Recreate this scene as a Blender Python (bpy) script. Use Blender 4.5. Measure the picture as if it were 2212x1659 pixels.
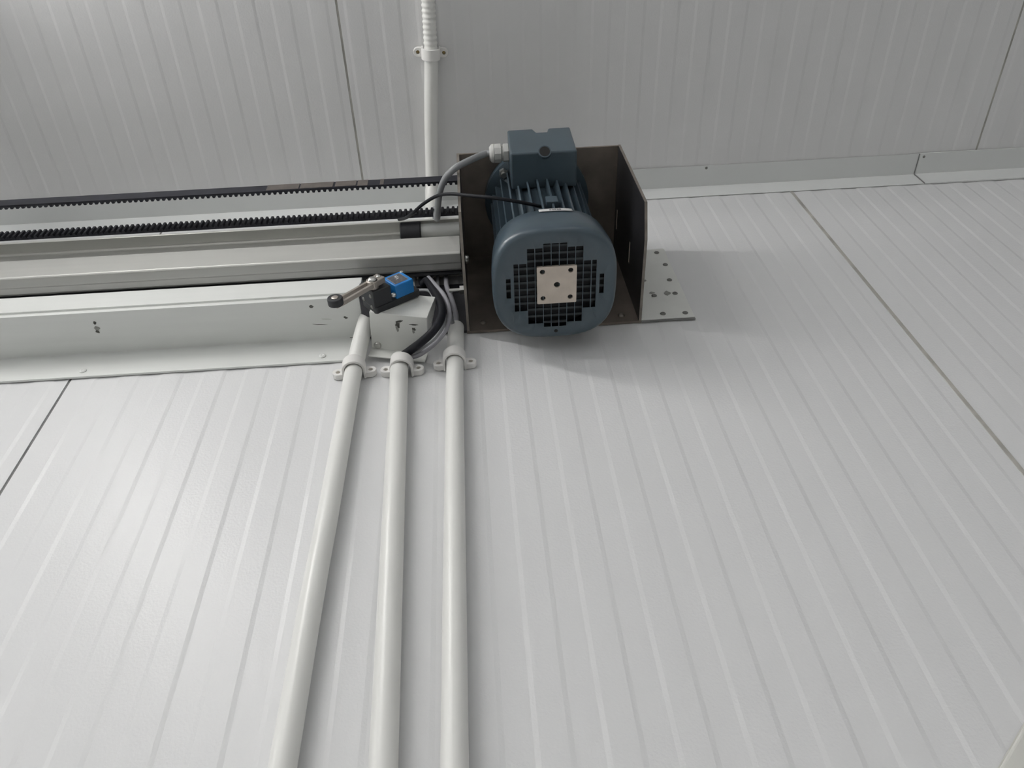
import bpy, bmesh, math, random
from mathutils import Vector, Matrix
from math import radians as R, pi, cos, sin
random.seed(4)
S = bpy.context.scene
for o in list(bpy.data.objects): bpy.data.objects.remove(o)

# ------------------------------------------------------------------ camera
FPX = 1745.565
CR = Vector((0.99738317, 0.03011062, -0.06572801))
CU = Vector((0.06369578, -0.79605294, 0.60186591))
CF = Vector((0.03420042, 0.60447752, 0.79588772))
CAM = Vector((0.0, -0.555276, 1.65))
cd = bpy.data.cameras.new('camera'); co = bpy.data.objects.new('camera', cd)
S.collection.objects.link(co); S.camera = co
cd.sensor_fit = 'HORIZONTAL'; cd.sensor_width = 36.0; cd.lens = 36.0 * FPX / 2212.0
cd.clip_start = 0.01
mw = Matrix.Identity(4)
for i in range(3):
    mw[i][0] = CR[i]; mw[i][1] = CU[i]; mw[i][2] = -CF[i]; mw[i][3] = CAM[i]
co.matrix_world = mw

def at(px, py, ax, val):
    """photo pixel -> point on the plane (axis ax = val)"""
    d = CR * ((px - 1106) / FPX) - CU * ((py - 829.5) / FPX) + CF
    return CAM + d * ((val - CAM[ax]) / d[ax])

# ------------------------------------------------------------------ world / exposure
W = bpy.data.worlds.new('world'); S.world = W; W.use_nodes = True
W.node_tree.nodes['Background'].inputs[0].default_value = (0.85, 0.85, 0.85, 1)
W.node_tree.nodes['Background'].inputs[1].default_value = 0.05
S.view_settings.view_transform = 'Standard'; S.view_settings.look = 'None'
S.view_settings.gamma = 1.0; S.view_settings.use_curve_mapping = False
S.view_settings.exposure = -0.14
LAMP_STRENGTH = 73.0

# ------------------------------------------------------------------ materials
def mat(name, col, rough=0.5, metal=0.0, bump=0.0, bscale=200.0, vary=0.0, vscale=8.0, emit=None, stretch=None, spec=None, coat=0.0):
    m = bpy.data.materials.new(name); m.use_nodes = True
    nt = m.node_tree; b = nt.nodes['Principled BSDF']
    b.inputs['Base Color'].default_value = (*col, 1); b.inputs['Roughness'].default_value = rough
    b.inputs['Metallic'].default_value = metal
    if spec is not None: b.inputs['Specular IOR Level'].default_value = spec
    if coat: b.inputs['Coat Weight'].default_value = coat; b.inputs['Coat Roughness'].default_value = 0.15
    tc = nt.nodes.new('ShaderNodeTexCoord'); vec = tc.outputs['Object']
    if stretch:
        mp = nt.nodes.new('ShaderNodeMapping'); mp.inputs['Scale'].default_value = stretch
        nt.links.new(vec, mp.inputs['Vector']); vec = mp.outputs['Vector']
    if vary:
        n = nt.nodes.new('ShaderNodeTexNoise'); n.inputs['Scale'].default_value = vscale; n.inputs['Detail'].default_value = 5
        nt.links.new(vec, n.inputs['Vector'])
        r = nt.nodes.new('ShaderNodeValToRGB')
        r.color_ramp.elements[0].position = 0.3; r.color_ramp.elements[1].position = 0.7
        r.color_ramp.elements[0].color = (*[c * (1 - vary) for c in col], 1)
        r.color_ramp.elements[1].color = (*[min(1, c * (1 + vary)) for c in col], 1)
        nt.links.new(n.outputs['Fac'], r.inputs['Fac']); nt.links.new(r.outputs['Color'], b.inputs['Base Color'])
    if bump:
        n = nt.nodes.new('ShaderNodeTexNoise'); n.inputs['Scale'].default_value = bscale; n.inputs['Detail'].default_value = 3
        nt.links.new(vec, n.inputs['Vector'])
        bp = nt.nodes.new('ShaderNodeBump'); bp.inputs['Strength'].default_value = bump; bp.inputs['Distance'].default_value = 0.001
        nt.links.new(n.outputs['Fac'], bp.inputs['Height']); nt.links.new(bp.outputs['Normal'], b.inputs['Normal'])
    if emit:
        b.inputs['Emission Color'].default_value = (*emit[0], 1); b.inputs['Emission Strength'].default_value = emit[1]
    return m

M = dict(
    panel=mat('white_coated_steel', (0.745, 0.75, 0.757), 0.38, bump=0.22, bscale=420, vary=0.012, vscale=3),
    ceil=mat('white_ceiling_steel', (0.735, 0.735, 0.738), 0.42, bump=0.15, bscale=420, vary=0.012, vscale=3),
    trim=mat('white_trim_steel', (0.72, 0.735, 0.73), 0.4, vary=0.015, vscale=12),
    plain=mat('plain_white_wall', (0.74, 0.75, 0.76), 0.5, vary=0.01),
    sealant=mat('grey_sealant', (0.42, 0.41, 0.38), 0.7, vary=0.25, vscale=30),
    dark_joint=mat('dark_joint', (0.2, 0.2, 0.2), 0.8, vary=0.2, vscale=30),
    floor=mat('grey_concrete_floor', (0.60, 0.60, 0.58), 0.6, vary=0.08, vscale=5),
    alu=mat('anodised_aluminium', (0.66, 0.66, 0.63), 0.38, metal=0.4, vary=0.03, vscale=14, stretch=(0.3, 6, 6)),
    alu_white=mat('pale_coated_aluminium', (0.76, 0.775, 0.755), 0.40, metal=0.05, vary=0.025, vscale=14, stretch=(0.4, 5, 5)),
    bracket=mat('mill_scale_steel', (0.19, 0.162, 0.138), 0.42, metal=0.25, vary=0.3, vscale=22, bump=0.08, bscale=160),
    flange=mat('dark_bracket_steel', (0.040, 0.040, 0.046), 0.33, metal=0.35, vary=0.3, vscale=22),  # side flanges and wall plate, darker than the bracket steel
    edge=mat('cut_steel_edge', (0.25, 0.225, 0.20), 0.45, metal=0.5, vary=0.2, vscale=60),
    motor=mat('slate_blue_enamel', (0.054, 0.080, 0.101), 0.33, bump=0.03, bscale=300, vary=0.06, vscale=30, coat=0.15),
    motor_dark=mat('motor_interior_dark', (0.012, 0.014, 0.018), 0.6),
    grille=mat('grille_bar_paint', (0.022, 0.03, 0.036), 0.5),
    plate=mat('bare_metal_plate', (0.60, 0.53, 0.46), 0.42, metal=0.35, vary=0.08, vscale=60),
    hole=mat('dark_hole', (0.01, 0.01, 0.01), 0.8),
    screw=mat('zinc_screw', (0.55, 0.55, 0.53), 0.28, metal=0.9),
    dull_screw=mat('dull_grey_screw', (0.20, 0.20, 0.19), 0.5, metal=0.4),
    brass=mat('yellow_zinc_screw', (0.50, 0.37, 0.17), 0.4, metal=0.5),
    rubber=mat('black_rubber', (0.020, 0.021, 0.025), 0.55, vary=0.15, vscale=80),
    belt=mat('belt_rubber', (0.020, 0.021, 0.029), 0.55, spec=0.3, vary=0.2, vscale=60),
    tape=mat('brown_tape', (0.115, 0.10, 0.09), 0.5, vary=0.2, vscale=90),
    pvc=mat('white_pvc', (0.81, 0.81, 0.785), 0.33, vary=0.012, vscale=14),
    clip=mat('white_nylon_clip', (0.82, 0.81, 0.79), 0.45),
    grey_cable=mat('grey_cable_sheath', (0.27, 0.28, 0.29), 0.45, vary=0.06, vscale=40),
    lilac_cable=mat('light_grey_cable_sheath', (0.33, 0.33, 0.36), 0.4, vary=0.06, vscale=40),
    black_cable=mat('black_cable_sheath', (0.010, 0.011, 0.015), 0.5, spec=0.2),
    gland=mat('light_grey_nylon', (0.56, 0.56, 0.54), 0.4),
    blue=mat('blue_plastic', (0.012, 0.20, 0.56), 0.38, vary=0.05, vscale=60),
    black_cast=mat('black_cast_housing', (0.020, 0.022, 0.026), 0.5, bump=0.05, bscale=400),
    label_grey=mat('grey_foil_label', (0.13, 0.13, 0.14), 0.4, metal=0.3, vary=0.35, vscale=260),
    label_frame=mat('copper_label_frame', (0.26, 0.23, 0.25), 0.4, metal=0.3),
    lever=mat('lever_steel', (0.47, 0.43, 0.39), 0.35, metal=0.7, vary=0.08, vscale=80),
    sticker=mat('white_sticker', (0.62, 0.62, 0.62), 0.5),
    print=mat('grey_print', (0.30, 0.30, 0.31), 0.6),
    sheet=mat('pale_sheet_metal', (0.79, 0.80, 0.77), 0.4, metal=0.05, vary=0.03, vscale=30),
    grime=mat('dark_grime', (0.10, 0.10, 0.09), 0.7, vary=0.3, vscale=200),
    smudge=mat('grey_smudge', (0.33, 0.33, 0.31), 0.7, vary=0.2, vscale=200),
    cream=mat('cream_plastic', (0.69, 0.69, 0.65), 0.45, vary=0.01),
    lamp_body=mat('lamp_body_white', (0.8, 0.8, 0.8), 0.4),
    lamp=mat('lamp_diffuser', (0.9, 0.9, 0.9), 0.4, emit=((1.0, 0.985, 0.962), LAMP_STRENGTH)),
)

# ------------------------------------------------------------------ helpers
COL = S.collection
def obj(name, bm, m, parent=None, smooth=35, bevel=0.0, bseg=2):
    bmesh.ops.recalc_face_normals(bm, faces=bm.faces[:])
    me = bpy.data.meshes.new(name); bm.to_mesh(me); bm.free()
    mats = m if isinstance(m, (list, tuple)) else [m]
    for k in mats: me.materials.append(M[k])
    if smooth:
        me.shade_smooth(); me.set_sharp_from_angle(angle=R(smooth))
    o = bpy.data.objects.new(name, me); COL.objects.link(o)
    if parent is not None: o.parent = parent
    if bevel:
        b = o.modifiers.new('bevel', 'BEVEL'); b.width = bevel; b.segments = bseg; b.limit_method = 'ANGLE'; b.angle_limit = R(40)
        b.harden_normals = False
    return o
def tag(o, label, cat, group=None):
    o['label'] = label; o['category'] = cat
    if group: o['group'] = group
    return o
def thing(name, label, cat, loc=(0, 0, 0), group=None):
    o = bpy.data.objects.new(name, None); COL.objects.link(o); o.location = loc; o.empty_display_size = 0.02
    return tag(o, label, cat, group)
def struct(o): o['kind'] = 'structure'; return o
def keep(o, parent):
    """parent while staying where it is (parents are only translated/rotated)"""
    bpy.context.view_layer.update()
    o.parent = parent; o.matrix_parent_inverse = parent.matrix_world.inverted(); return o

def add_box(bm, x0, x1, y0, y1, z0, z1, mtx=None):
    v = [bm.verts.new((x, y, z)) for x in (x0, x1) for y in (y0, y1) for z in (z0, z1)]
    if mtx is not None:
        for q in v: q.co = mtx @ q.co
    for f in ((0, 1, 3, 2), (4, 6, 7, 5), (0, 4, 5, 1), (2, 3, 7, 6), (0, 2, 6, 4), (1, 5, 7, 3)):
        bm.faces.new([v[i] for i in f])
    return v
def box(*a, **k):
    bm = bmesh.new(); add_box(bm, *a, **k); return bm
def frame_of(d):
    d = d.normalized(); a = Vector((0, 0, 1)) if abs(d.z) < 0.9 else Vector((1, 0, 0))
    s = d.cross(a).normalized(); return s, s.cross(d).normalized()
def add_tube(bm, pts, rad, seg=14, caps=True):
    pts = [Vector(p) for p in pts]; n = len(pts)
    rads = rad if isinstance(rad, (list, tuple)) else [rad] * n
    rings = []; s = None
    for i, p in enumerate(pts):
        t = (pts[min(i + 1, n - 1)] - pts[max(i - 1, 0)]).normalized()
        if s is None: s, w = frame_of(t)
        else:
            s = (s - t * s.dot(t)).normalized(); w = s.cross(t)
        rings.append([bm.verts.new(p + (s * cos(2 * pi * k / seg) + w * sin(2 * pi * k / seg)) * rads[i]) for k in range(seg)])
    for a, b in zip(rings, rings[1:]):
        for k in range(seg): bm.faces.new((a[k], a[(k + 1) % seg], b[(k + 1) % seg], b[k]))
    if caps: bm.faces.new(rings[0]); bm.faces.new(rings[-1])
    return rings
def cyl(p0, p1, r, seg=20, r1=None):
    bm = bmesh.new(); add_tube(bm, [p0, p1], [r, r if r1 is None else r1], seg); return bm
def spline(P, n=10):
    P = [Vector(p) for p in P]; Q = [P[0] * 2 - P[1]] + P + [P[-1] * 2 - P[-2]]; out = []
    for i in range(1, len(Q) - 2):
        a, b, c, d = Q[i - 1:i + 3]
        for k in range(n):
            t = k / n
            out.append(0.5 * ((2 * b) + (c - a) * t + (2 * a - 5 * b + 4 * c - d) * t * t + (3 * b - a - 3 * c + d) * t ** 3))
    out.append(P[-1]); return out
def add_prism(bm, poly, fn0, fn1):
    a = [bm.verts.new(fn0(p)) for p in poly]; b = [bm.verts.new(fn1(p)) for p in poly]; n = len(poly)
    for i in range(n): bm.faces.new((a[i], a[(i + 1) % n], b[(i + 1) % n], b[i]))
    bm.faces.new(a); bm.faces.new(list(reversed(b)))
def prism_x(poly, x0, x1):          # polygon in (y, z)
    bm = bmesh.new(); add_prism(bm, poly, lambda p: (x0, p[0], p[1]), lambda p: (x1, p[0], p[1])); return bm
def plate_holes(outer, holes, fn, depth_vec):
    """flat plate from an outline with holes, thickened along depth_vec"""
    bm = bmesh.new(); edges = []
    for loop in [outer] + holes:
        vs = [bm.verts.new(fn(p)) for p in loop]
        edges += [bm.edges.new((vs[i], vs[(i + 1) % len(vs)])) for i in range(len(vs))]
    bmesh.ops.triangle_fill(bm, edges=edges, use_beauty=True, use_dissolve=False)
    faces = bm.faces[:]
    ext = bmesh.ops.extrude_face_region(bm, geom=faces)
    # region extrusion drops the originals, so put them back as the second skin
    nv = [g for g in ext['geom'] if isinstance(g, bmesh.types.BMVert)]
    bmesh.ops.translate(bm, verts=nv, vec=depth_vec)
    return bm
def circ(cx, cy, r, n=14): return [(cx + r * cos(2 * pi * k / n), cy + r * sin(2 * pi * k / n)) for k in range(n)]
def rrect(x0, x1, y0, y1, r, n=5):
    out = []
    for cx, cy, a in ((x1 - r, y1 - r, 0), (x0 + r, y1 - r, 90), (x0 + r, y0 + r, 180), (x1 - r, y0 + r, 270)):
        for k in range(n + 1):
            t = R(a + 90 * k / n); out.append((cx + r * cos(t), cy + r * sin(t)))
    return out
def screw_head(name, p, nrm, r, m, parent, h=None, slot=True):
    """round-headed screw with a cross recess"""
    n = Vector(nrm).normalized(); h = h or r * 0.5; p = Vector(p); s, w = frame_of(n)
    bm = bmesh.new(); rings = []
    for rr, hh in ((1, 0), (1, .35), (.8, .8), (.45, 1.0)):
        rings.append([bm.verts.new(p + n * h * hh + (s * cos(2 * pi * k / 12) + w * sin(2 * pi * k / 12)) * r * rr) for k in range(12)])
    for a, b in zip(rings, rings[1:]):
        for k in range(12): bm.faces.new((a[k], a[(k + 1) % 12], b[(k + 1) % 12], b[k]))
    c = bm.verts.new(p + n * h * (0.45 if slot else 1.03)); last = rings[-1]
    for k in range(12): bm.faces.new((last[k], last[(k + 1) % 12], c))
    bm.faces.new(list(reversed(rings[0])))
    return obj(name, bm, m, parent)

# ------------------------------------------------------------------ room
ZC = 2.884
XL, XR, YB = -2.4857, 2.5143, -3.6
PITCH, DEP, SL = 0.05, 0.0006, 0.0042
def rib_profile(x0, x1, dark0, DEP=DEP):
    """front skin (x, height) of a micro-ribbed panel; raised stripe ends at dark0 + k*PITCH"""
    pts = [(x0, 0.0)]; k = math.ceil((x0 + 0.004 - dark0) / PITCH)
    while True:
        xd = dark0 + k * PITCH; xw = xd - PITCH / 2
        if xw - SL / 2 > x0 + 0.003 and xw + SL < x1 - 0.003: pts += [(xw - SL / 2, 0.0), (xw + SL / 2, DEP)]
        elif xw <= x0 + 0.003 and len(pts) == 1: pts = [(x0, DEP)]
        if xd > x1 - 0.004: break
        if xd - SL / 2 > pts[-1][0]: pts += [(xd - SL / 2, DEP), (xd + SL / 2, 0.0)]
        k += 1
    pts.append((x1, pts[-1][1])); return pts
J = 0.0016
# far wall: core slab, panels and the joints between them
wall = struct(obj('wall_far', box(XL - 0.1, XR + 0.1, 0.02, 0.1, -0.1, ZC + 0.1), 'plain'))
wall['label'] = 'white ribbed sandwich-panel wall carrying the door drive and conduits'
for i in range(5):
    x0, x1 = XL + i + J, XL + i + 1 - J
    prof = rib_profile(x0, x1, XL + i + 0.0317)
    poly = [(x, -h) for x, h in prof] + [(x1, 0.02), (x0, 0.02)]
    bm = bmesh.new(); add_prism(bm, poly, lambda p: (p[0], p[1], 0.0), lambda p: (p[0], p[1], ZC))
    obj('wall_panel', bm, 'panel', wall, smooth=0)
for i in range(1, 5):
    x = XL + i
    w = J if i == 2 else 0.0022
    obj('joint_seal', box(x - w, x + w, 0.0012 if i == 2 else -0.0008, 0.02, 0, ZC), 'dark_joint' if i == 2 else 'sealant', wall, smooth=0)
# ceiling
ceil = struct(obj('ceiling', box(XL - 0.1, XR + 0.1, YB - 0.1, 0.1, ZC + 0.02, ZC + 0.1), 'plain'))
ceil['label'] = 'white ribbed panel ceiling above the motor'
CX = -0.1722
for i in range(-2, 3):
    x0, x1 = max(XL, CX + i + J), min(XR, CX + i + 1 - J)
    if i == -2: x0 = XL
    if i == 2: x1 = XR
    prof = rib_profile(x0, x1, CX + i + 0.036, 0.0004)
    poly = [(x, ZC - h) for x, h in prof] + [(x1, ZC + 0.02), (x0, ZC + 0.02)]
    bm = bmesh.new(); add_prism(bm, poly, lambda p: (p[0], YB, p[1]), lambda p: (p[0], 0.0, p[1]))
    obj('ceiling_panel', bm, 'ceil', ceil, smooth=0)
for i in range(-1, 3):
    x = CX + i
    obj('joint_seal', box(x - J, x + J, YB, 0.0, ZC + 0.0006, ZC + 0.02), 'sealant', ceil, smooth=0)
struct(obj('floor', box(XL - 0.1, XR + 0.1, YB - 0.1, 0.1, -0.1, 0.0), 'floor', smooth=0))
struct(obj('wall_left', box(XL - 0.1, XL, YB, 0.02, 0, ZC), 'plain', smooth=0))
struct(obj('wall_right', box(XR, XR + 0.1, YB, 0.02, 0, ZC), 'plain', smooth=0))
struct(obj('wall_near', box(XL - 0.1, XR + 0.1, YB - 0.1, YB, 0, ZC), 'plain', smooth=0))
# corner trim, two lengths lapping at x = 0.735
def trim(name, x0, x1, t, d, lab):
    poly = [(-0.0012, ZC - 0.0395 - d), (-0.0012 - t, ZC - 0.0395 - d), (-0.0012 - t, ZC - 0.0012 - t),
            (-0.037 - d, ZC - 0.0012 - t), (-0.037 - d, ZC - 0.0012), (-0.0012, ZC - 0.0012)]
    o = struct(obj(name, prism_x(poly, x0, x1), 'trim', smooth=0)); o['label'] = lab; return o
t1 = trim('trim_1', XL, 0.7355, 0.0008, 0.0, 'white angle trim along the wall and ceiling corner, left length')
t2 = trim('trim_2', 0.7325, XR, 0.0022, 0.0012, 'white angle trim along the wall and ceiling corner, right lapping length')
bm = bmesh.new(); add_box(bm, 0.7318, 0.7330, -0.0375, -0.0035, ZC - 0.0034, ZC - 0.002); add_box(bm, 0.7318, 0.7330, -0.0034, -0.002, ZC - 0.0405, ZC - 0.0034)
obj('joint_seal', bm, 'dark_joint', t2, smooth=0)
for x, y, t in ((0.3811, -0.0329, t1), (0.7405, -0.0322, t2), (-0.25, -0.033, t1), (1.35, -0.033, t2)):
    screw_head('rivet', (x, y, ZC - (0.002 if t is t1 else 0.0034)), (0, 0, -1), 0.0022, 'dull_screw', t, h=0.001)

# ------------------------------------------------------------------ lamps
def lamp(x, y0, y1, lab):
    t = thing('ceiling_lamp', lab, 'lamp', (x, (y0 + y1) / 2, ZC - DEP), 'batten lamps on the ceiling')
    h = (y1 - y0) / 2; 
    obj('lamp_body', prism_y([(-0.026, 0), (0.026, 0), (0.022, -0.024), (-0.022, -0.024)], -h, h), 'lamp_body', t, bevel=0.002)
    obj('tube', cyl((0, -h + 0.018, -0.074), (0, h - 0.018, -0.074), 0.014, 20), 'lamp', t)
    for s in (-1, 1): obj('tube_socket', box(-0.016, 0.016, s * h - (0.018 if s > 0 else 0), s * h + (0 if s > 0 else 0.018), -0.092, -0.024), 'lamp_body', t, smooth=0, bevel=0.003)
    return t
def prism_y(poly, y0, y1):          # polygon in (x, z)
    bm = bmesh.new(); add_prism(bm, poly, lambda p: (p[0], y0, p[1]), lambda p: (p[0], y1, p[1])); return bm
lamp(-0.68, -1.40, -0.46, 'white batten lamp on the ceiling nearest the belt drive')
lamp(-1.85, -1.45, -0.50, 'white batten lamp on the ceiling at the left end of the belt drive')
lamp(0.70, -3.10, -2.20, 'unseen batten lamp added for fill on the ceiling behind and right of the motor')  # unseen, added to soften the motor's shadow on the wall
lamp(-1.85, -3.10, -2.20, 'unseen batten lamp added for fill on the ceiling in the far left of the room')  # unseen, added as extra fill from the left
lamp(-0.68, -3.10, -2.20, 'unseen batten lamp added for fill on the ceiling far behind the belt drive')  # unseen, added for soft frontal fill on the wall

# ------------------------------------------------------------------ rails
RX0 = -1.75
lower = thing('lower_rail', 'pale aluminium lower rail with a screwed wall flange left of the limit switch', 'rail', (-0.95, 0, 2.443))
LX1 = -0.1425
poly = [(-0.0012, 2.4435), (-0.0042, 2.4435), (-0.0042, 2.491), (-0.0616, 2.491), (-0.0616, 2.4968), (-0.0590, 2.4968), (-0.0590, 2.5022),
        (-0.0616, 2.5022), (-0.0616, 2.5375), (-0.050, 2.5375), (-0.050, 2.5345), (-0.0585, 2.5345), (-0.0585, 2.494), (-0.0012, 2.494)]
keep(obj('rail_profile', prism_x(poly, RX0, LX1), 'alu_white', smooth=0, bevel=0.0006), lower)
for x, z in ((-0.4732, 2.4547), (-0.191, 2.4546), (-0.76, 2.4547), (-1.05, 2.4547)):
    keep(screw_head('screw', (x, -0.0042, z), (0, -1, 0), 0.0042, 'alu_white', None, h=0.0018), lower)
def smear(name, p, nrm, a, b, ang, m, parent):
    """thin irregular stain lying on a surface"""
    n = Vector(nrm); s, w = frame_of(n); p = Vector(p); c, d = cos(ang), sin(ang); bm = bmesh.new()
    vs = []
    for k in range(11):
        t = 2 * pi * k / 11; q = 0.65 + 0.5 * random.random(); u, v = a * cos(t) * q, b * sin(t) * q
        vs.append(bm.verts.new(p + s * (u * c - v * d) + w * (u * d + v * c) + n * 0.00015))
    top = bm.verts.new(p + n * 0.0005)
    for k in range(11): bm.faces.new((vs[k], vs[(k + 1) % 11], top))
    bm.faces.new(list(reversed(vs)))
    o = obj(name, bm, m); return keep(o, parent) if parent else o
D_ = (0, 0, -1)
for x, y, a, b, g, m in ((-0.457, -0.0476, .0026, .0022, 0, 'grime'), (-0.4579, -0.0351, .002, .003, .4, 'grime'), (-0.4575, -0.0395, .003, .004, .4, 'smudge'),
                      (-0.2007, -0.052, .0022, .0028, 0, 'grime'), (-0.1623, -0.0335, .0018, .003, .5, 'grime'), (-0.194, -0.026, .0006, .010, .12, 'grime'), (-0.186, -0.033, .0004, .007, .1, 'smudge')):
    smear('grime_mark', (x, y, 2.491), D_, a, b, g, m, lower)

upper = thing('upper_rail', 'long grey aluminium track rail running from the left into the motor bracket', 'rail', (-0.95, 0, 2.61))
UX1 = -0.0205
yf, yb = -0.0505, -0.022
poly = [(-0.0012, 2.632), (-0.0195, 2.632), (-0.0195, 2.645), (yb, 2.645), (yb, 2.6125), (yb - 0.0035, 2.611), (yb - 0.012, 2.611), (yb - 0.0135, 2.6095), (yf + 0.002, 2.6095), (yf, 2.6115), (yf, 2.6583),
        (yf + 0.003, 2.6583), (yf + 0.003, 2.650), (-0.035, 2.650), (-0.035, 2.711), (-0.0505, 2.711), (-0.0505, 2.7155), (-0.0012, 2.7155)]
keep(obj('rail_profile', prism_x(poly, RX0, UX1), 'alu', smooth=0, bevel=0.0008), upper)
keep(obj('gap_dark_strip', box(RX0, UX1, -0.0212, -0.0196, 2.605, 2.645), 'rubber'), upper)  # black strip added to darken the gap behind the rail underside

# rubber end stop in the track channel
stop = thing('end_stop', 'black rubber buffer on an aluminium rod at the end of the track channel', 'buffer', (-0.06, -0.042, 2.66))
bm = cyl((-0.1035, -0.0432, 2.690), (-0.0745, -0.0432, 2.690), 0.0148, 24)
keep(obj('buffer', bm, 'rubber', bevel=0.0015), stop)
keep(obj('rod', cyl((-0.0745, -0.044, 2.6915), (-0.0205, -0.044, 2.6915), 0.0098, 24), 'alu_white'), stop)
for q in stop.children:      # seat on the lower lip of the channel
    pass

# ------------------------------------------------------------------ motor bracket
BX0, BX1, BZ0, BZ1, BY = -0.0172, 0.2003, 2.4885, 2.6835, -0.156
T = 0.0035
br = thing('motor_bracket', 'dark brown steel box bracket holding the motor against the wall', 'bracket', ((BX0 + BX1) / 2, 0, BZ0))
MX, MY = 0.0868, -0.0905
keep(obj('top_plate', plate_holes([(BX0, BY), (BX1, BY), (BX1, -0.0014), (BX0, -0.0014)], [circ(MX, MY, 0.020, 24)], lambda p: (p[0], p[1], BZ1 - T), (0, 0, T)), 'bracket', smooth=0), br)
keep(obj('back_plate', box(BX0, BX1, -0.0012 - T, -0.0012, BZ0, BZ1 - T), 'bracket', smooth=0), br)
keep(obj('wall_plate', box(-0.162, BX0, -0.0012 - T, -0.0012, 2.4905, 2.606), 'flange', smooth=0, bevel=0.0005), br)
side = [(-0.0014 - T, BZ0), (-0.115, BZ0 + 0.001), (BY, BZ0 + 0.016), (BY, BZ1 - T), (-0.0014 - T, BZ1 - T)]
slots = [[(-0.072 + 0.030 * (k in (1, 2)), z + 0.0050 * (k in (2, 3))) for k in range(4)] for z in (2.567, 2.6620)]
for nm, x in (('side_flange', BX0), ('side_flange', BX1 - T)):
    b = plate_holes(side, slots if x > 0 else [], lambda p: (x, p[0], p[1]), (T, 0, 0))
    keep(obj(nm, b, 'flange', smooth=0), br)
    e = bmesh.new()
    for (ya, za), (yb2, zb2) in (((-0.005, BZ0), (-0.115, BZ0 + 0.001)), ((-0.115, BZ0 + 0.001), (BY, BZ0 + 0.016)), ((BY, BZ0 + 0.016), (BY, BZ1))):
        d = Vector((0, yb2 - ya, zb2 - za)).normalized(); n = Vector((0, -d.z, d.y)); n = n if (n.z < 0 or abs(n.z) < 1e-6 and n.y < 0 or n.y < -.9) else -n
        pa, pb = Vector((0, ya, za)), Vector((0, yb2, zb2)); v = []
        for q in (pa, pb):
            for off in (0.0, 0.0004):
                for xx in (x + 0.0002, x + T - 0.0002): v.append(e.verts.new((xx, q.y + n.y * off, q.z + n.z * off)))
        for f in ((0, 1, 3, 2), (4, 6, 7, 5), (0, 4, 5, 1), (2, 3, 7, 6), (0, 2, 6, 4), (1, 5, 7, 3)): e.faces.new([v[i] for i in f])
    keep(obj('cut_edge', e, 'edge', smooth=0), br)
for z in (2.567, 2.6620):
    keep(obj('slot_highlight', box(BX1 - T, BX1, -0.072, -0.042, z + 0.0042, z + 0.0050), 'plate', smooth=0), br)  # bright liner painted in for the light on the slot edge
for x, z in ((0.0035, 2.5050), (0.1776, 2.5027)): keep(screw_head('screw', (x, -0.0012 - T, z), (0, -1, 0), 0.0042, 'edge', None), br)
for p in ((BX0 + T, -0.058, 2.575),):
    keep(screw_head('bolt', p, (1, 0, 0), 0.0055, 'screw', None, h=0.005, slot=False), br)
b = bmesh.new(); add_tube(b, [(BX0 - 0.020, -0.026, 2.553), (BX0, -0.026, 2.553)], 0.0028, 12); add_tube(b, [(BX0 - 0.0065, -0.026, 2.553), (BX0 - 0.0005, -0.026, 2.553)], 0.0062, 6)
keep(obj('bolt', b, 'screw'), br)

# pale mounting plate on the wall, right of the bracket
mp = thing('mounting_plate', 'pale screwed mounting plate on the wall right of the motor bracket', 'plate', (0.235, 0, 2.491))
keep(obj('plate', box(BX1 + 0.0003, 0.2685, -0.0038, -0.0012, 2.4915, 2.6735), 'sheet', smooth=0, bevel=0.0005), mp)
for x, z in ((.2560, 2.6620), (.2606, 2.6263), (.257, 2.5843), (.2150, 2.5865), (.2285, 2.5466), (.2566, 2.5492), (.2305, 2.5022), (.2586, 2.5012)):
    keep(screw_head('screw', (x, -0.0038, z), (0, -1, 0), 0.0036, 'dull_screw', None, h=0.0014), mp)
for x, z, a, b2 in ((.2470, 2.551, .004, .006), (.2270, 2.5540, .004, .004), (.2240, 2.5860, .003, .003)):
    smear('grime_mark', (x, -0.0038, z), (0, -1, 0), a, b2, 0.3, 'smudge', mp)
keep(obj('sealant_bead', box(BX1 + 0.0002, 0.2690, -0.0030, -0.0012, 2.4880, 2.4914), 'dark_joint', smooth=0, bevel=0.0008), mp)
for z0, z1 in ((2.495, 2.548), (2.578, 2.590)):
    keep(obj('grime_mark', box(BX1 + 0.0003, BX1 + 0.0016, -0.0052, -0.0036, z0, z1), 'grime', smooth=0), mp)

# ------------------------------------------------------------------ motor
mo = thing('electric_motor', 'slate blue electric motor hanging fan-end down in the steel bracket', 'motor', (MX, MY, BZ1 - T))
def sq(r, n, seg=64, ex=3.0):
    out = []
    for k in range(seg):
        t = 2 * pi * k / seg; c, s_ = cos(t), sin(t)
        q = r / (abs(c) ** ex + abs(s_) ** ex) ** (1 / ex); out.append((q * c, q * s_))
    return out
ZF, ZT = 2.440, 2.4945
RF = 0.0695
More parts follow.
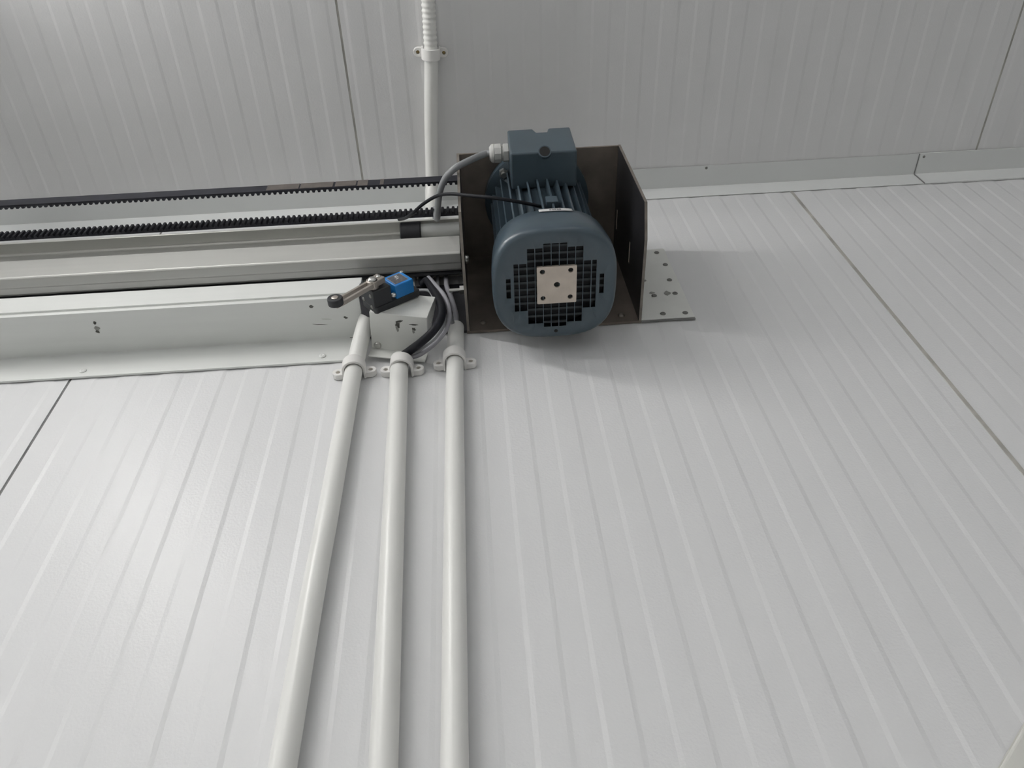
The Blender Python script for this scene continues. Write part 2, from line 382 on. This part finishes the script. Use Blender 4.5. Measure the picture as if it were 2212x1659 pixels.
# fan cover: open-topped shell with a slotted end face
bm = bmesh.new(); rings = []
prof = [(0.95, ZT, 2.6), (0.965, ZT - 0.003, 2.7), (0.985, ZT - 0.020, 2.8), (1.0, ZF + 0.016, 3.0), (0.999, ZF + 0.0065, 3.0), (0.988, ZF + 0.0030, 3.0), (0.968, ZF + 0.0009, 2.95), (0.945, ZF + 0.0001, 2.9), (0.90, ZF, 2.8)]
for q, z, ex in prof: rings.append([bm.verts.new((MX + x, MY + y, z)) for x, y in sq(RF * q, 0, 64, ex)])
for a, b in zip(rings, rings[1:]):
    for k in range(64): bm.faces.new((a[k], a[(k + 1) % 64], b[(k + 1) % 64], b[k]))
edges = []
last = rings[-1]
edges += [e for e in bm.edges if e.verts[0] in last and e.verts[1] in last]
P9 = 0.0090
ext_rows = {0: 6, 1: 6, 2: 5, 3: 5, 4: 3, 5: 3, 6: 1}
bars = bmesh.new()
for c in range(-6, 7):
    hw = 0.0041 if abs(c) not in (5, 6) else 0.0026
    cx = MX + c * P9 - (0.0012 * (1 if c > 0 else -1) if abs(c) in (5, 6) else 0); er = ext_rows[abs(c)]
    hy = (er + 0.5) * P9 - 0.0008
    if er == 6: hy = 0.0540
    vs = [bm.verts.new((cx + sx * hw, MY + sy * hy, ZF)) for sx, sy in ((-1, -1), (1, -1), (1, 1), (-1, 1))]
    edges += [bm.edges.new((vs[i], vs[(i + 1) % 4])) for i in range(4)]
    for rrow in range(-er, er + 1):
        for sgn in ((0.5,) if rrow < er else ()):
            yy = MY + (rrow + sgn) * P9
            add_box(bars, cx - hw - 0.0003, cx + hw + 0.0003, yy - 0.0014, yy + 0.0014, ZF + 0.0022, ZF + 0.0045)
bmesh.ops.triangle_fill(bm, edges=edges, use_beauty=True)
cover = obj('fan_cover', bm, 'motor', smooth=40)
sm = cover.modifiers.new('wall', 'SOLIDIFY'); sm.thickness = 0.0014; sm.offset = 1.0
keep(cover, mo)
keep(obj('grille_bar', bars, 'grille', smooth=0), cover); 
keep(obj('fan_wheel', cyl((MX, MY, ZF + 0.012), (MX, MY, ZF + 0.030), 0.058, 40), 'motor_dark'), mo)
# square end plate with five holes
pl = [(MX + x, MY + y) for x, y in rrect(-0.0206, 0.0240, -0.0262, 0.0212, 0.0012, 3)]
holes = [circ(MX + x, MY + y, 0.0030) for x, y in ((-.0145, -.0200), (.0172, -.0205), (-.0140, .0140), (.0170, .0138))] + [circ(MX + .0018, MY - .0028, 0.0036)]
pm = plate_holes(pl, holes, lambda p: (p[0], p[1], ZF - 0.0030), (0, 0, 0.0030))
ep = keep(obj('end_plate', pm, 'plate', smooth=0), cover)
bm = bmesh.new()
for h in holes:
    cx = sum(p[0] for p in h) / len(h); cy = sum(p[1] for p in h) / len(h); add_tube(bm, [(cx, cy, ZF - 0.0008), (cx, cy, ZF - 0.0003)], 0.0042, 12)
keep(obj('screw_recess', bm, 'hole'), cover)
keep(screw_head('cover_screw', (MX + 0.001, MY + 0.0600, ZF - 0.0012), (0, 0, -1), 0.0022, 'hole', None), cover)
for a in (40, 140, 220, 320):
    x, y = MX + 0.0655 * cos(R(a)) , MY + 0.0655 * sin(R(a))
# sticker on the front of the cover
bm = bmesh.new(); n = 8; rows = []
for k in range(n + 1):
    x = 0.0735 + (0.1115 - 0.0735) * k / n; dx = (x - MX) / 1.0
    ys = []
    for z, q, ex in ((2.4930, .968, 2.7), (2.4855, .978, 2.75)):
        rr = RF * q + 0.0012; yy = MY - (max(rr ** ex - abs(dx) ** ex, 1e-9)) ** (1 / ex); ys.append(bm.verts.new((x, yy - 0.0006, z)))
    rows.append(ys)
for a, b in zip(rows, rows[1:]): bm.faces.new((a[0], a[1], b[1], b[0]))
st = obj('sticker', bm, 'sticker', smooth=60); so = st.modifiers.new('t', 'SOLIDIFY'); so.thickness = 0.0003; so.offset = 1; keep(st, cover)
bm = bmesh.new()
for k, x in enumerate((0.0865, 0.0895, 0.0920, 0.0950, 0.0975)): add_box(bm, x - 0.0010, x + 0.0010, MY - RF * .975 - 0.0028, MY - RF * .975 - 0.0018, 2.4878, 2.4908)
keep(obj('sticker_print', bm, 'print', smooth=0), cover)
# finned housing
bm = bmesh.new(); add_tube(bm, [(MX, MY, 2.468), (MX, MY, 2.5), (MX, MY, 2.655), (MX, MY, 2.664)], [0.050, 0.0515, 0.0515, 0.056], 48)
hs = keep(obj('housing', bm, 'motor'), mo)
fm = None
NF = 32
for k in range(NF):
    a = 2 * pi * (k + 0.5) / NF
    if fm is None:
        fb = box(0.049, 0.0632, -0.00115, 0.00115, 2.478, 2.652); o = obj('cooling_fin', fb, 'motor', smooth=0); fm = o.data
    else:
        o = bpy.data.objects.new('cooling_fin', fm); COL.objects.link(o)
    o.location = (MX, MY, 0); o.rotation_euler = (0, 0, a); keep(o, hs)
keep(obj('name_boss', box(MX - 0.0015, MX + 0.0125, MY - 0.0655, MY - 0.050, 2.520, 2.536), 'motor', smooth=0, bevel=0.001), hs)
# mounting flange with bolts
bm = bmesh.new(); add_tube(bm, [(MX, MY, 2.662), (MX, MY, 2.667), (MX, MY, BZ1 - T)], [0.060, 0.070, 0.070], 48)
fl = keep(obj('mounting_flange', bm, 'motor'), mo)
for a in (45, 135, 225, 315):
    x, y = MX + 0.062 * cos(R(a)), MY + 0.062 * sin(R(a))
    b = bmesh.new(); add_tube(b, [(x, y, 2.659), (x, y, 2.667)], 0.0062, 6); add_tube(b, [(x, y, 2.654), (x, y, 2.660)], 0.0035, 12); keep(obj('bolt', b, 'screw'), fl)
# shaft and pulley above the plate
keep(obj('shaft', cyl((MX, MY, BZ1 - T), (MX, MY, 2.716), 0.0085), 'screw'), mo)
# junction box
JX0, JX1, JY0, JY1, JZ0, JZ1 = 0.0492, 0.1300, -0.1872, -0.145, 2.5925, 2.6740
jb = bmesh.new()
outl = [(JX0, JZ0), (JX1, JZ0), (JX1 + 0.001, JZ1), (JX1 - 0.027, JZ1), (JX1 - 0.030, JZ1 - 0.0130), (JX1 - 0.043, JZ1 - 0.0130), (JX1 - 0.047, JZ1), (JX0 + 0.001, JZ1)]
add_prism(jb, outl, lambda p: (p[0], JY0, p[1]), lambda p: (p[0], JY1 + 0.004, p[1]))
bx = keep(obj('junction_box', jb, 'motor', smooth=0, bevel=0.0022, bseg=3), mo)
keep(obj('neck', box(MX - 0.030, MX + 0.030, JY1 - 0.002, MY - 0.048, 2.598, 2.650), 'motor', smooth=0, bevel=0.002), mo)
jx = 0.0905
bm = bmesh.new(); add_tube(bm, [(jx, JY0 + 0.003, JZ0 + 0.003), (jx, JY0 - 0.0012, JZ0 - 0.0008)], 0.0078, 20)
keep(obj('knockout_boss', bm, 'motor'), bx)
bm = bmesh.new(); dk = Vector((0, -0.0042, -0.0038)).normalized(); pk = Vector((jx, JY0 - 0.0012, JZ0 - 0.0008))
add_tube(bm, [pk - dk * 0.001, pk + dk * 0.0002], 0.0064, 20); keep(obj('knockout_hole', bm, 'hole'), bx)
# cable gland
gz, gy = 2.6500, -0.1665
bm = bmesh.new(); add_tube(bm, [(JX0 + 0.0005, gy, gz), (JX0 - 0.0065, gy, gz)], 0.0122, 6); add_tube(bm, [(JX0 - 0.0065, gy, gz), (JX0 - 0.009, gy, gz)], 0.0098, 20)
add_tube(bm, [(JX0 - 0.009, gy, gz), (JX0 - 0.018, gy, gz)], 0.0122, 10); add_tube(bm, [(JX0 - 0.018, gy, gz), (JX0 - 0.0215, gy, gz), (JX0 - 0.024, gy, gz)], [0.0122, 0.0112, 0.008], 20)
keep(obj('cable_gland', bm, 'gland', bevel=0.0006), bx)

# ------------------------------------------------------------------ belt and pulleys
BZ, BW = 2.690, 0.0187
YO, YI = -0.1160, -0.0650      # backs of the outer and inner runs
bc, brad = (YO + YI) / 2, (YI - YO) / 2
TP, TH = 0.0074, 0.0032
BXL = -1.62
def belt_loop():
    """pairs (back point, front point) right round the loop"""
    P = []; th = 0.0026; n = int((MX - BXL) / TP); xe = MX - n * TP
    prof = ((0.0, 0), (.18, 0), (.30, 1), (.70, 1), (.82, 0))
    for i in range(n):                                   # outer run towards -x, teeth inwards
        for t, k in prof:
            x = MX - (i + t) * TP; P.append(((x, YO), (x, YO + th + TH * k)))
    for j in range(25):
        a = R(270 - 180 * j / 24); P.append(((xe + brad * cos(a), bc + brad * sin(a)), (xe + (brad - th) * cos(a), bc + (brad - th) * sin(a))))
    for i in range(n):
        for t, k in prof:
            x = xe + (i + t) * TP; P.append(((x, YI), (x, YI - th - TH * k)))
    for j in range(25):
        a = R(90 - 180 * j / 24); P.append(((MX + brad * cos(a), bc + brad * sin(a)), (MX + (brad - th) * cos(a), bc + (brad - th) * sin(a))))
    return P
bm = bmesh.new(); secs = []
for (bx_, by_), (fx_, fy_) in belt_loop():
    secs.append([bm.verts.new(q) for q in ((bx_, by_, BZ), (fx_, fy_, BZ), (fx_, fy_, BZ + BW), (bx_, by_, BZ + BW))])
for i in range(len(secs)):
    p_, q_ = secs[i - 1], secs[i]
    for k in range(4): bm.faces.new((p_[k], p_[(k + 1) % 4], q_[(k + 1) % 4], q_[k]))
belt = obj('drive_belt', bm, 'belt', smooth=0)
tag(belt, 'black toothed drive belt stretched in two runs above the track rail', 'belt')
for x0, x1 in ((-0.2760, -0.2330), (-0.2310, -0.1870), (-0.1840, -0.1560), (-0.1540, -0.1400), (-0.1235, -0.1185)):
    z0 = BZ + 0.002
    obj('tape_patch', box(x0, x1, YO - 0.0004, YO, z0 if x1 < -0.15 else BZ + 0.0005, BZ + BW), 'tape', belt, smooth=0)
def pulley(x, y, z0, lab):
    t = thing('belt_pulley', lab, 'pulley', (x, y, z0))
    bm = bmesh.new(); out = []
    for k in range(120):
        a = 2 * pi * k / 120; out.append((x + (0.0205 if k % 5 < 2 else 0.0186) * cos(a), y + (0.0205 if k % 5 < 2 else 0.0186) * sin(a)))
    add_prism(bm, out, lambda p: (p[0], p[1], z0 + 0.003), lambda p: (p[0], p[1], z0 + 0.024))
    keep(obj('toothed_rim', bm, 'alu', smooth=0), t)
    for zz in (z0, z0 + 0.024): keep(obj('flange', cyl((x, y, zz), (x, y, zz + 0.003), 0.0225, 40), 'alu'), t)
    return t
pulley(MX, bc, 2.6865, 'toothed aluminium pulley on the motor shaft above the bracket')
xe = MX - int((MX - BXL) / TP) * TP
pulley(xe, bc, 2.6865, 'toothed aluminium idler pulley at the far left end of the belt')
idl = thing('idler_bracket', 'flat steel bracket carrying the idler pulley at the left rail end', 'bracket', (xe, -0.03, 2.7155))
keep(obj('arm', box(xe - 0.03, xe + 0.03, bc - 0.025, -0.0015, 2.7157, 2.7192), 'bracket', smooth=0, bevel=0.0006), idl)
keep(obj('axle', cyl((xe, bc, 2.684), (xe, bc, 2.722), 0.005), 'screw'), idl)

# ------------------------------------------------------------------ limit switch on its bent bracket
sb = thing('switch_bracket', 'bent pale sheet-metal bracket under the limit switch, grimy at the fold', 'bracket', (-0.0985, 0, 2.4529))
rot = Matrix.Rotation(R(4), 4, 'Z') @ Matrix.Rotation(R(11), 4, 'Y'); piv = Matrix.Translation(Vector((-0.0985, 0, 2.4529)))
XF = piv @ rot @ piv.inverted()
sx0, sx1, sY = -0.1330, -0.0645, -0.0566
poly = [(-0.0045, 2.4360), (-0.0062, 2.4360), (-0.0062, 2.4529), (sY, 2.4529), (sY, 2.5010), (sY + 0.0017, 2.5010), (sY + 0.0017, 2.4546), (-0.0045, 2.4546)]
bm = prism_x(poly, sx0, sx1)
for v in bm.verts: v.co = XF @ v.co
keep(obj('bent_plate', bm, 'sheet', smooth=0, bevel=0.0006), sb)
gus = [(sY + 0.0017, 2.4546), (sY + 0.0017, 2.5010), (sY + 0.0125, 2.5005), (-0.030, 2.4750), (-0.012, 2.4546)]
bm = plate_holes(gus, [[(-0.0405 + .0035 * cos(2 * pi * k / 12), 2.4745 + .0060 * sin(2 * pi * k / 12)) for k in range(12)]], lambda p: (sx1 - 0.0017, p[0], p[1]), (0.0017, 0, 0))
for v in bm.verts: v.co = XF @ v.co
keep(obj('side_gusset', bm, 'sheet', smooth=0), sb)
sp = at(815, 757, 2, 2.4560); keep(screw_head('screw', XF @ Vector((sp.x, min(sp.y, -0.0110), 2.4529)), rot @ Vector(D_), 0.0046, 'screw', None, h=0.003, slot=False), sb)
smear('grime_mark', at(851, 762, 1, -0.0062), (0, -1, 0), .003, .002, 0, 'smudge', sb)
for x, y, a, b2, g, m in ((857, 694, .0016, .0060, 2.8, 'grime'), (854, 703, .0042, .0030, .2, 'grime'), (853, 708, .0055, .0020, 0, 'smudge'),
                          (889, 696, .0009, .0055, .0, 'grime'), (889.5, 706, .0026, .0022, 0, 'grime'), (889, 709, .0042, .0015, 0, 'smudge')):
    p = at(x, y, 2, 2.4529); q = XF @ Vector((p.x, p.y, 2.4527)); smear('grime_mark', q, rot @ Vector(D_), a, b2, g, m, sb)

A = R(37); ux, uz = cos(A), sin(A)
O0 = Vector((-0.1199, sY, 2.4552))
def SW(a, b, d):       # along the body, across it, outwards from the bracket
    return Vector((O0.x + a * ux - b * uz, sY - d, O0.z + a * uz + b * ux))
def sw_block(poly, d0, d1):
    bm = bmesh.new(); add_prism(bm, poly, lambda p: SW(p[0], p[1], d0), lambda p: SW(p[0], p[1], d1)); return bm
ls = thing('limit_switch', 'black limit switch with a blue cover and a roller lever', 'limit switch', (-0.095, sY, 2.4529))
keep(obj('switch_body', sw_block(rrect(0.000, 0.0635, -0.0005, 0.0300, 0.004), 0.0003, 0.0085), 'black_cast', bevel=0.0008), ls)
cv = keep(obj('switch_cover', sw_block(rrect(0.0300, 0.0555, 0.0000, 0.0262, 0.0012, 3), 0.0085, 0.0262), 'blue', bevel=0.0010), ls)
keep(obj('label_frame', sw_block(rrect(0.0325, 0.0510, 0.0035, 0.0225, 0.0008, 2), 0.0262, 0.0265), 'label_frame', smooth=0), cv)
keep(obj('label', sw_block(rrect(0.0334, 0.0501, 0.0044, 0.0216, 0.0006, 2), 0.0265, 0.0267), 'label_grey', smooth=0), cv)
bm = bmesh.new()
for a0, b0, w, h in ((.040, .0150, .005, .0012), (.040, .0120, .004, .001), (.0420, .0175, .003, .0020)):
    add_prism(bm, [(a0, b0), (a0 + w, b0), (a0 + w, b0 + h), (a0, b0 + h)], lambda p: SW(p[0], p[1], 0.0267), lambda p: SW(p[0], p[1], 0.02685))
keep(obj('label_print', bm, 'sticker', smooth=0), cv)
for a, b2, d in ((0.0320, 0.0262 + .001, 0.0190), (0.0550, 0.0235, 0.0250)):
    keep(screw_head('screw', SW(a, b2, d), (0, -1, 0), 0.0026, 'screw', None, h=0.002, slot=False), cv)
keep(screw_head('screw', SW(0.0270, 0.0010, 0.0150), (0, -1, -.3), 0.0032, 'screw', None, h=0.0025, slot=False), ls)
hd = keep(obj('switch_head', sw_block([(-0.0005, 0.0), (0.0240, 0.0), (0.0240, 0.0290), (-0.0005, 0.0290)], 0.0085, 0.0300), 'black_cast', smooth=0, bevel=0.0012), ls)
for b2, d in ((0.0060, 0.0230), (0.0230, 0.0120), (0.0060, 0.0085)):
    keep(screw_head('screw', SW(-0.0005, b2, d), (-ux, 0, -uz), 0.0024, 'dull_screw', None), hd)
# lever: hub, split arms and roller in the plane facing the viewer
pv = at(805, 613, 1, sY - 0.035); ro = at(726, 658, 1, sY - 0.035)
lv = thing_l = keep(obj('lever_hub', cyl((pv.x, sY - 0.0300, pv.z), (pv.x, sY - 0.0400, pv.z), 0.0068, 24), 'lever', bevel=0.0008), ls)
dl = Vector((ro.x - pv.x, 0, ro.z - pv.z)); LL = dl.length; dl.normalize(); nl = Vector((-dl.z, 0, dl.x))
def lever_bar(c0, c1, off, hw, y0, y1):
    bm = bmesh.new(); q = []
    for t in (c0, c1):
        for s in (-1, 1): q.append(pv + dl * t + nl * (off + s * hw))
    add_prism(bm, [q[0], q[2], q[3], q[1]], lambda p: (p.x, y0, p.z), lambda p: (p.x, y1, p.z)); return bm
for off in (-0.0044, 0.0044):
    keep(obj('lever_arm', lever_bar(-0.004, LL - 0.003, off, 0.0016, sY - 0.0330, sY - 0.0385), 'lever', smooth=0, bevel=0.0006), lv)
keep(obj('arm_clamp', lever_bar(-0.014, 0.004, 0.0, 0.0066, sY - 0.0325, sY - 0.0400), 'lever', smooth=0, bevel=0.001), lv)
keep(obj('arm_tip', lever_bar(LL - 0.0045, LL + 0.0035, 0.0, 0.0058, sY - 0.0330, sY - 0.0352), 'lever', smooth=0, bevel=0.001), lv)
keep(screw_head('nut', (pv.x, sY - 0.0400, pv.z), (0, -1, 0), 0.0052, 'screw', None, h=0.003, slot=False), lv)
keep(screw_head('screw', pv + dl * -0.010 + Vector((0, sY - 0.0400 - pv.y, 0)), (0, -1, 0), 0.0028, 'screw', None, h=0.0015, slot=False), lv)
keep(obj('roller', cyl((ro.x, sY - 0.0352, ro.z), (ro.x, sY - 0.0440, ro.z), 0.0086, 32), 'rubber', bevel=0.001), lv)
keep(screw_head('roller_pin', (ro.x, sY - 0.0440, ro.z), (0, -1, 0), 0.0040, 'lever', None, h=0.0012, slot=False), lv)

# ------------------------------------------------------------------ conduits and clips
def conduit(pts, r, label, wallt=0.0012, tip=None):
    bm = bmesh.new(); rings = add_tube(bm, pts, r, 24, caps=False)
    # open, thick-walled upper end
    n = len(pts); top = rings[-1]; c = Vector((0, 0, 0))
    for v in top: c += v.co
    c /= len(top); d = (Vector(pts[-1]) - Vector(pts[-2])).normalized()
    if tip:
        for v in top: v.co += d * (v.co - c).dot(Vector(tip))
    inner = [bm.verts.new(c + (v.co - c) * (1 - wallt / r)) for v in top]
    deep = [bm.verts.new(v.co - d * 0.03) for v in inner]
    for k in range(24):
        bm.faces.new((top[k], top[(k + 1) % 24], inner[(k + 1) % 24], inner[k])); bm.faces.new((inner[k], inner[(k + 1) % 24], deep[(k + 1) % 24], deep[k]))
    bm.faces.new(rings[0]); bm.faces.new(deep)
    o = obj('conduit', bm, 'pvc', smooth=50); tag(o, label, 'conduit', 'white conduits on the wall'); return o
CY = -0.0118
c1 = [(-0.1600, CY, 0.95), (-0.1559, CY, 1.946), (-0.1520, CY, 2.20), (-0.1492, CY, 2.385), (-0.1478, CY - 0.001, 2.418), (-0.1450, CY - 0.006, 2.445), (-0.1410, CY - 0.013, 2.470), (-0.1375, CY - 0.018, 2.4890)]
conduit(spline(c1, 6), 0.0100, 'leftmost white wall conduit, its pointed upper end bent over the rail flange', tip=(-0.55, 0.2, 0))
c2 = [(-0.078, CY, 0.95), (-0.0862, CY, 1.9406), (-0.0958, CY, 2.379), (-0.0968, CY, 2.428)]
conduit(c2, 0.0104, 'middle white wall conduit with the black cable entering its top')
c3 = [(-0.040, CY, 0.95), (-0.0371, CY, 1.9366), (-0.0331, CY, 2.372), (-0.0303, CY, 2.4885)]
conduit(c3, 0.0100, 'rightmost white wall conduit, reaching up beside the motor bracket')
def saddle(label, ang, w=0.0375, r=0.0104):
    """saddle clip at the origin: pipe along z, wall at +y"""
    t = thing('conduit_clip', label, 'clip', (0, 0, 0), 'white saddle clips holding conduits')
    zh = 0.0078; bm = bmesh.new(); n = 18; ro = r + 0.0030; cy = CY
    arc = [(-ro, 0)] + [(ro * cos(R(180 + 180 * k / n)), cy + ro * sin(R(180 + 180 * k / n))) for k in range(n + 1)] + [(ro, 0)]
    inn = [(-r - .0002, 0)] + [((r + .0002) * cos(R(180 + 180 * k / n)), cy + (r + .0002) * sin(R(180 + 180 * k / n))) for k in range(n + 1)] + [(r + .0002, 0)]
    lo = []
    for poly in (arc, inn):
        lo.append([[bm.verts.new((x, y, z)) for x, y in poly] for z in (-zh, zh)])
    m = len(arc)
    for i in range(m - 1):
        (a0, a1), (b0, b1) = lo
        bm.faces.new((a0[i], a0[i + 1], a1[i + 1], a1[i])); bm.faces.new((b0[i], b0[i + 1], b1[i + 1], b1[i]))
        bm.faces.new((a0[i], a0[i + 1], b0[i + 1], b0[i])); bm.faces.new((a1[i], a1[i + 1], b1[i + 1], b1[i]))
    for i in (0, m - 1): bm.faces.new((a0[i], a1[i], b1[i], b0[i]))
    for s in (-1, 1):
        ear = []
        for k in range(9):
            aa = R(-90 + 180 * k / 8); ear.append((s * (w / 2 + 0.0065 * cos(aa)), 0.0065 * sin(aa)))
        ear = [(s * (ro - 0.0012), -0.0065)] + ear + [(s * (ro - 0.0012), 0.0065)]
        b2 = plate_holes(ear, [circ(s * w / 2, 0, 0.0027, 12)], lambda p: (p[0], -0.0072, p[1]), (0, 0.0072, 0))
        me = bpy.data.meshes.new('t'); b2.to_mesh(me); b2.free(); bm.from_mesh(me); bpy.data.meshes.remove(me)
    obj('saddle', bm, 'clip', t, smooth=40, bevel=0.0006)
    for s in (-1, 1): screw_head('screw', (s * w / 2, -0.0022, 0), (0, -1, 0), 0.0026, 'brass', t, h=0.0012)
    return t
for x, z, g, lab in ((-0.1489, 2.4150, -3, 'white saddle clip on the leftmost wall conduit'), (-0.0938, 2.4135, 1, 'white saddle clip at the open top of the middle wall conduit'), (-0.0328, 2.4200, 0, 'white saddle clip on the rightmost wall conduit')):
    k = saddle(lab, g); k.location = (x, -0.0012, z); k.rotation_euler = (0, R(g), 0)
# ceiling conduit
zc2 = ZC + CY - 0.0002
bm = bmesh.new(); pa, pb = Vector((-0.0462, -0.2300, zc2)), Vector((-0.0622, -0.0400, zc2))
add_tube(bm, spline([pa + Vector((0.0002, -0.010, 0)), pa, (pa + pb) / 2 + Vector((-.001, 0, 0)), pb, pb + Vector((-0.002, 0.012, -0.006)), pb + Vector((-0.0025, 0.022, -0.020)), pb + Vector((-0.0025, 0.0243, -0.05)), pb + Vector((-0.0025, 0.0243, -0.12))], 6), 0.0100, 24)
tag(obj('conduit', bm, 'pvc', smooth=50), 'smooth white conduit on the ceiling running back to the wall', 'conduit')
bm = bmesh.new(); pts, rad = [], []
q0 = pa + Vector((0.0002, -0.0102, 0)); N = 520
for k in range(N + 1):
    t = k / N; pts.append((q0.x + 0.010 * t * 3, q0.y - 0.93 * t, zc2)); rad.append(0.0098 if (k // 2) % 2 == 0 else 0.0089)
add_tube(bm, pts, rad, 16)
tag(obj('corrugated_conduit', bm, 'pvc', smooth=50), 'white corrugated flexible conduit on the ceiling above the clip', 'conduit')
k = saddle('white saddle clip holding the conduit to the ceiling', 0); k.location = (-0.0466, -0.2340, ZC - 0.0012); k.rotation_euler = (R(90), 0, R(4))

# ------------------------------------------------------------------ cables
def cable(name, pts, r, m, label, n=8, group=None):
    bm = bmesh.new(); add_tube(bm, spline(pts, n), r, 12); o = obj(name, bm, m, smooth=60); return tag(o, label, 'cable', group)
def pp(*L): return [at(x, y, 1, d) for x, y, d in L]
gl = Vector((JX0 - 0.022, gy, gz))
cable('motor_cable', [gl, gl + Vector((-0.008, 0, 0))] + pp((1020, 344, -0.168), (985, 362, -0.165), (962, 385, -0.150), (950, 415, -0.130), (946, 445, -0.105), (944, 472, -0.080)) + [Vector((-0.0545, -0.056, 2.735)), Vector((-0.056, -0.03, 2.735))], 0.0042, 'grey_cable', 'grey power cable looping from the motor gland down over the belt')
cable('sensor_cable', pp((1168, 446, -0.146), (1150, 442, -0.154), (1120, 436, -0.163), (1070, 428, -0.168), (1020, 423, -0.166), (975, 419, -0.160), (945, 423, -0.150), (915, 440, -0.136), (892, 460, -0.120), (876, 471, -0.104), (862, 474, -0.085)), 0.0021, 'black_cable', 'thin black cable stretched from the motor fins to the belt')
cable('switch_cable', [Vector((-0.0975, CY, 2.405)), Vector((-0.0972, CY, 2.427))] + pp((886, 757, -0.020), (910, 739, -0.038), (934, 717, -0.050), (950, 694, -0.054), (955, 670, -0.052), (948, 648, -0.044), (934, 624, -0.030), (922, 606, -0.020)) + [Vector((-0.0735, -0.0118, 2.600)), Vector((-0.0755, -0.0112, 2.628))], 0.0050, 'black_cable', 'thick black cable curving into the middle wall conduit')
cable('signal_cable', [Vector((-0.0895, CY + .003, 2.405)), Vector((-0.0880, CY + .002, 2.428))] + pp((908, 765, -0.014), (934, 746, -0.022), (955, 724, -0.032), (968, 698, -0.040), (970, 668, -0.042), (960, 640, -0.040), (942, 618, -0.032), (926, 600, -0.022)) + [Vector((-0.0630, -0.0112, 2.605)), Vector((-0.0640, -0.0108, 2.629))], 0.0030, 'lilac_cable', 'light grey cable outside the thick black one, into the middle conduit')
cable('signal_cable', [Vector((-0.0925, CY - .0045, 2.405)), Vector((-0.0918, CY - .0045, 2.428))] + pp((899, 760, -0.018), (920, 746, -0.028), (940, 730, -0.036)) + pp((955, 708, -0.043), (961, 684, -0.041), (953, 664, -0.034), (938, 645, -0.026), (926, 628, -0.018)) + [Vector((-0.0840, -0.0105, 2.590)), Vector((-0.0845, -0.0100, 2.628))], 0.0022, 'grey_cable', 'thin grey cable squeezed between the thick black and light grey ones')
cable('signal_cable', [Vector((-0.0340, CY + .004, 2.470)), Vector((-0.0325, CY + .004, 2.487))] + pp((986, 690, -0.012), (981, 665, -0.018), (973, 638, -0.018)) + [Vector((-0.0415, -0.0120, 2.590)), Vector((-0.0425, -0.0110, 2.629))], 0.0034, 'lilac_cable', 'light grey cable rising straight from the rightmost wall conduit')
cable('signal_cable', [Vector((-0.0300, CY - .004, 2.470)), Vector((-0.0298, CY - .004, 2.487))] + pp((979, 700, -0.020), (973, 680, -0.022), (964, 655, -0.022), (950, 632, -0.015)) + [Vector((-0.0535, -0.0100, 2.590)), Vector((-0.0540, -0.0095, 2.629))], 0.0026, 'grey_cable', 'grey cable bending left out of the rightmost wall conduit')

# ------------------------------------------------------------------ trunking crossing the lower right
tr = thing('cable_trunking', 'pale cream trunking slanting across the lower right corner of the wall', 'trunking', (0.36, 0, 1.9))
d = Vector((0.0334, 0, 0.0280)).normalized(); nn = Vector((d.z, 0, -d.x)); p0 = Vector((0.3378, 0, 1.9136)) - d * 0.33
bm = bmesh.new(); q = [p0, p0 + d * 1.1, p0 + d * 1.1 + nn * 0.06, p0 + nn * 0.06]
add_prism(bm, q, lambda p: (p.x, -0.0012, p.z), lambda p: (p.x, -0.0030, p.z)); keep(obj('trunking_base', bm, 'cream', smooth=0), tr)
bm = bmesh.new(); q = [p0 + nn * 0.0008, p0 + d * 1.1 + nn * 0.0008, p0 + d * 1.1 + nn * 0.0592, p0 + nn * 0.0592]
add_prism(bm, q, lambda p: (p.x, -0.0032, p.z), lambda p: (p.x, -0.0075, p.z)); keep(obj('trunking_lid', bm, 'cream', smooth=0, bevel=0.003, bseg=3), tr)
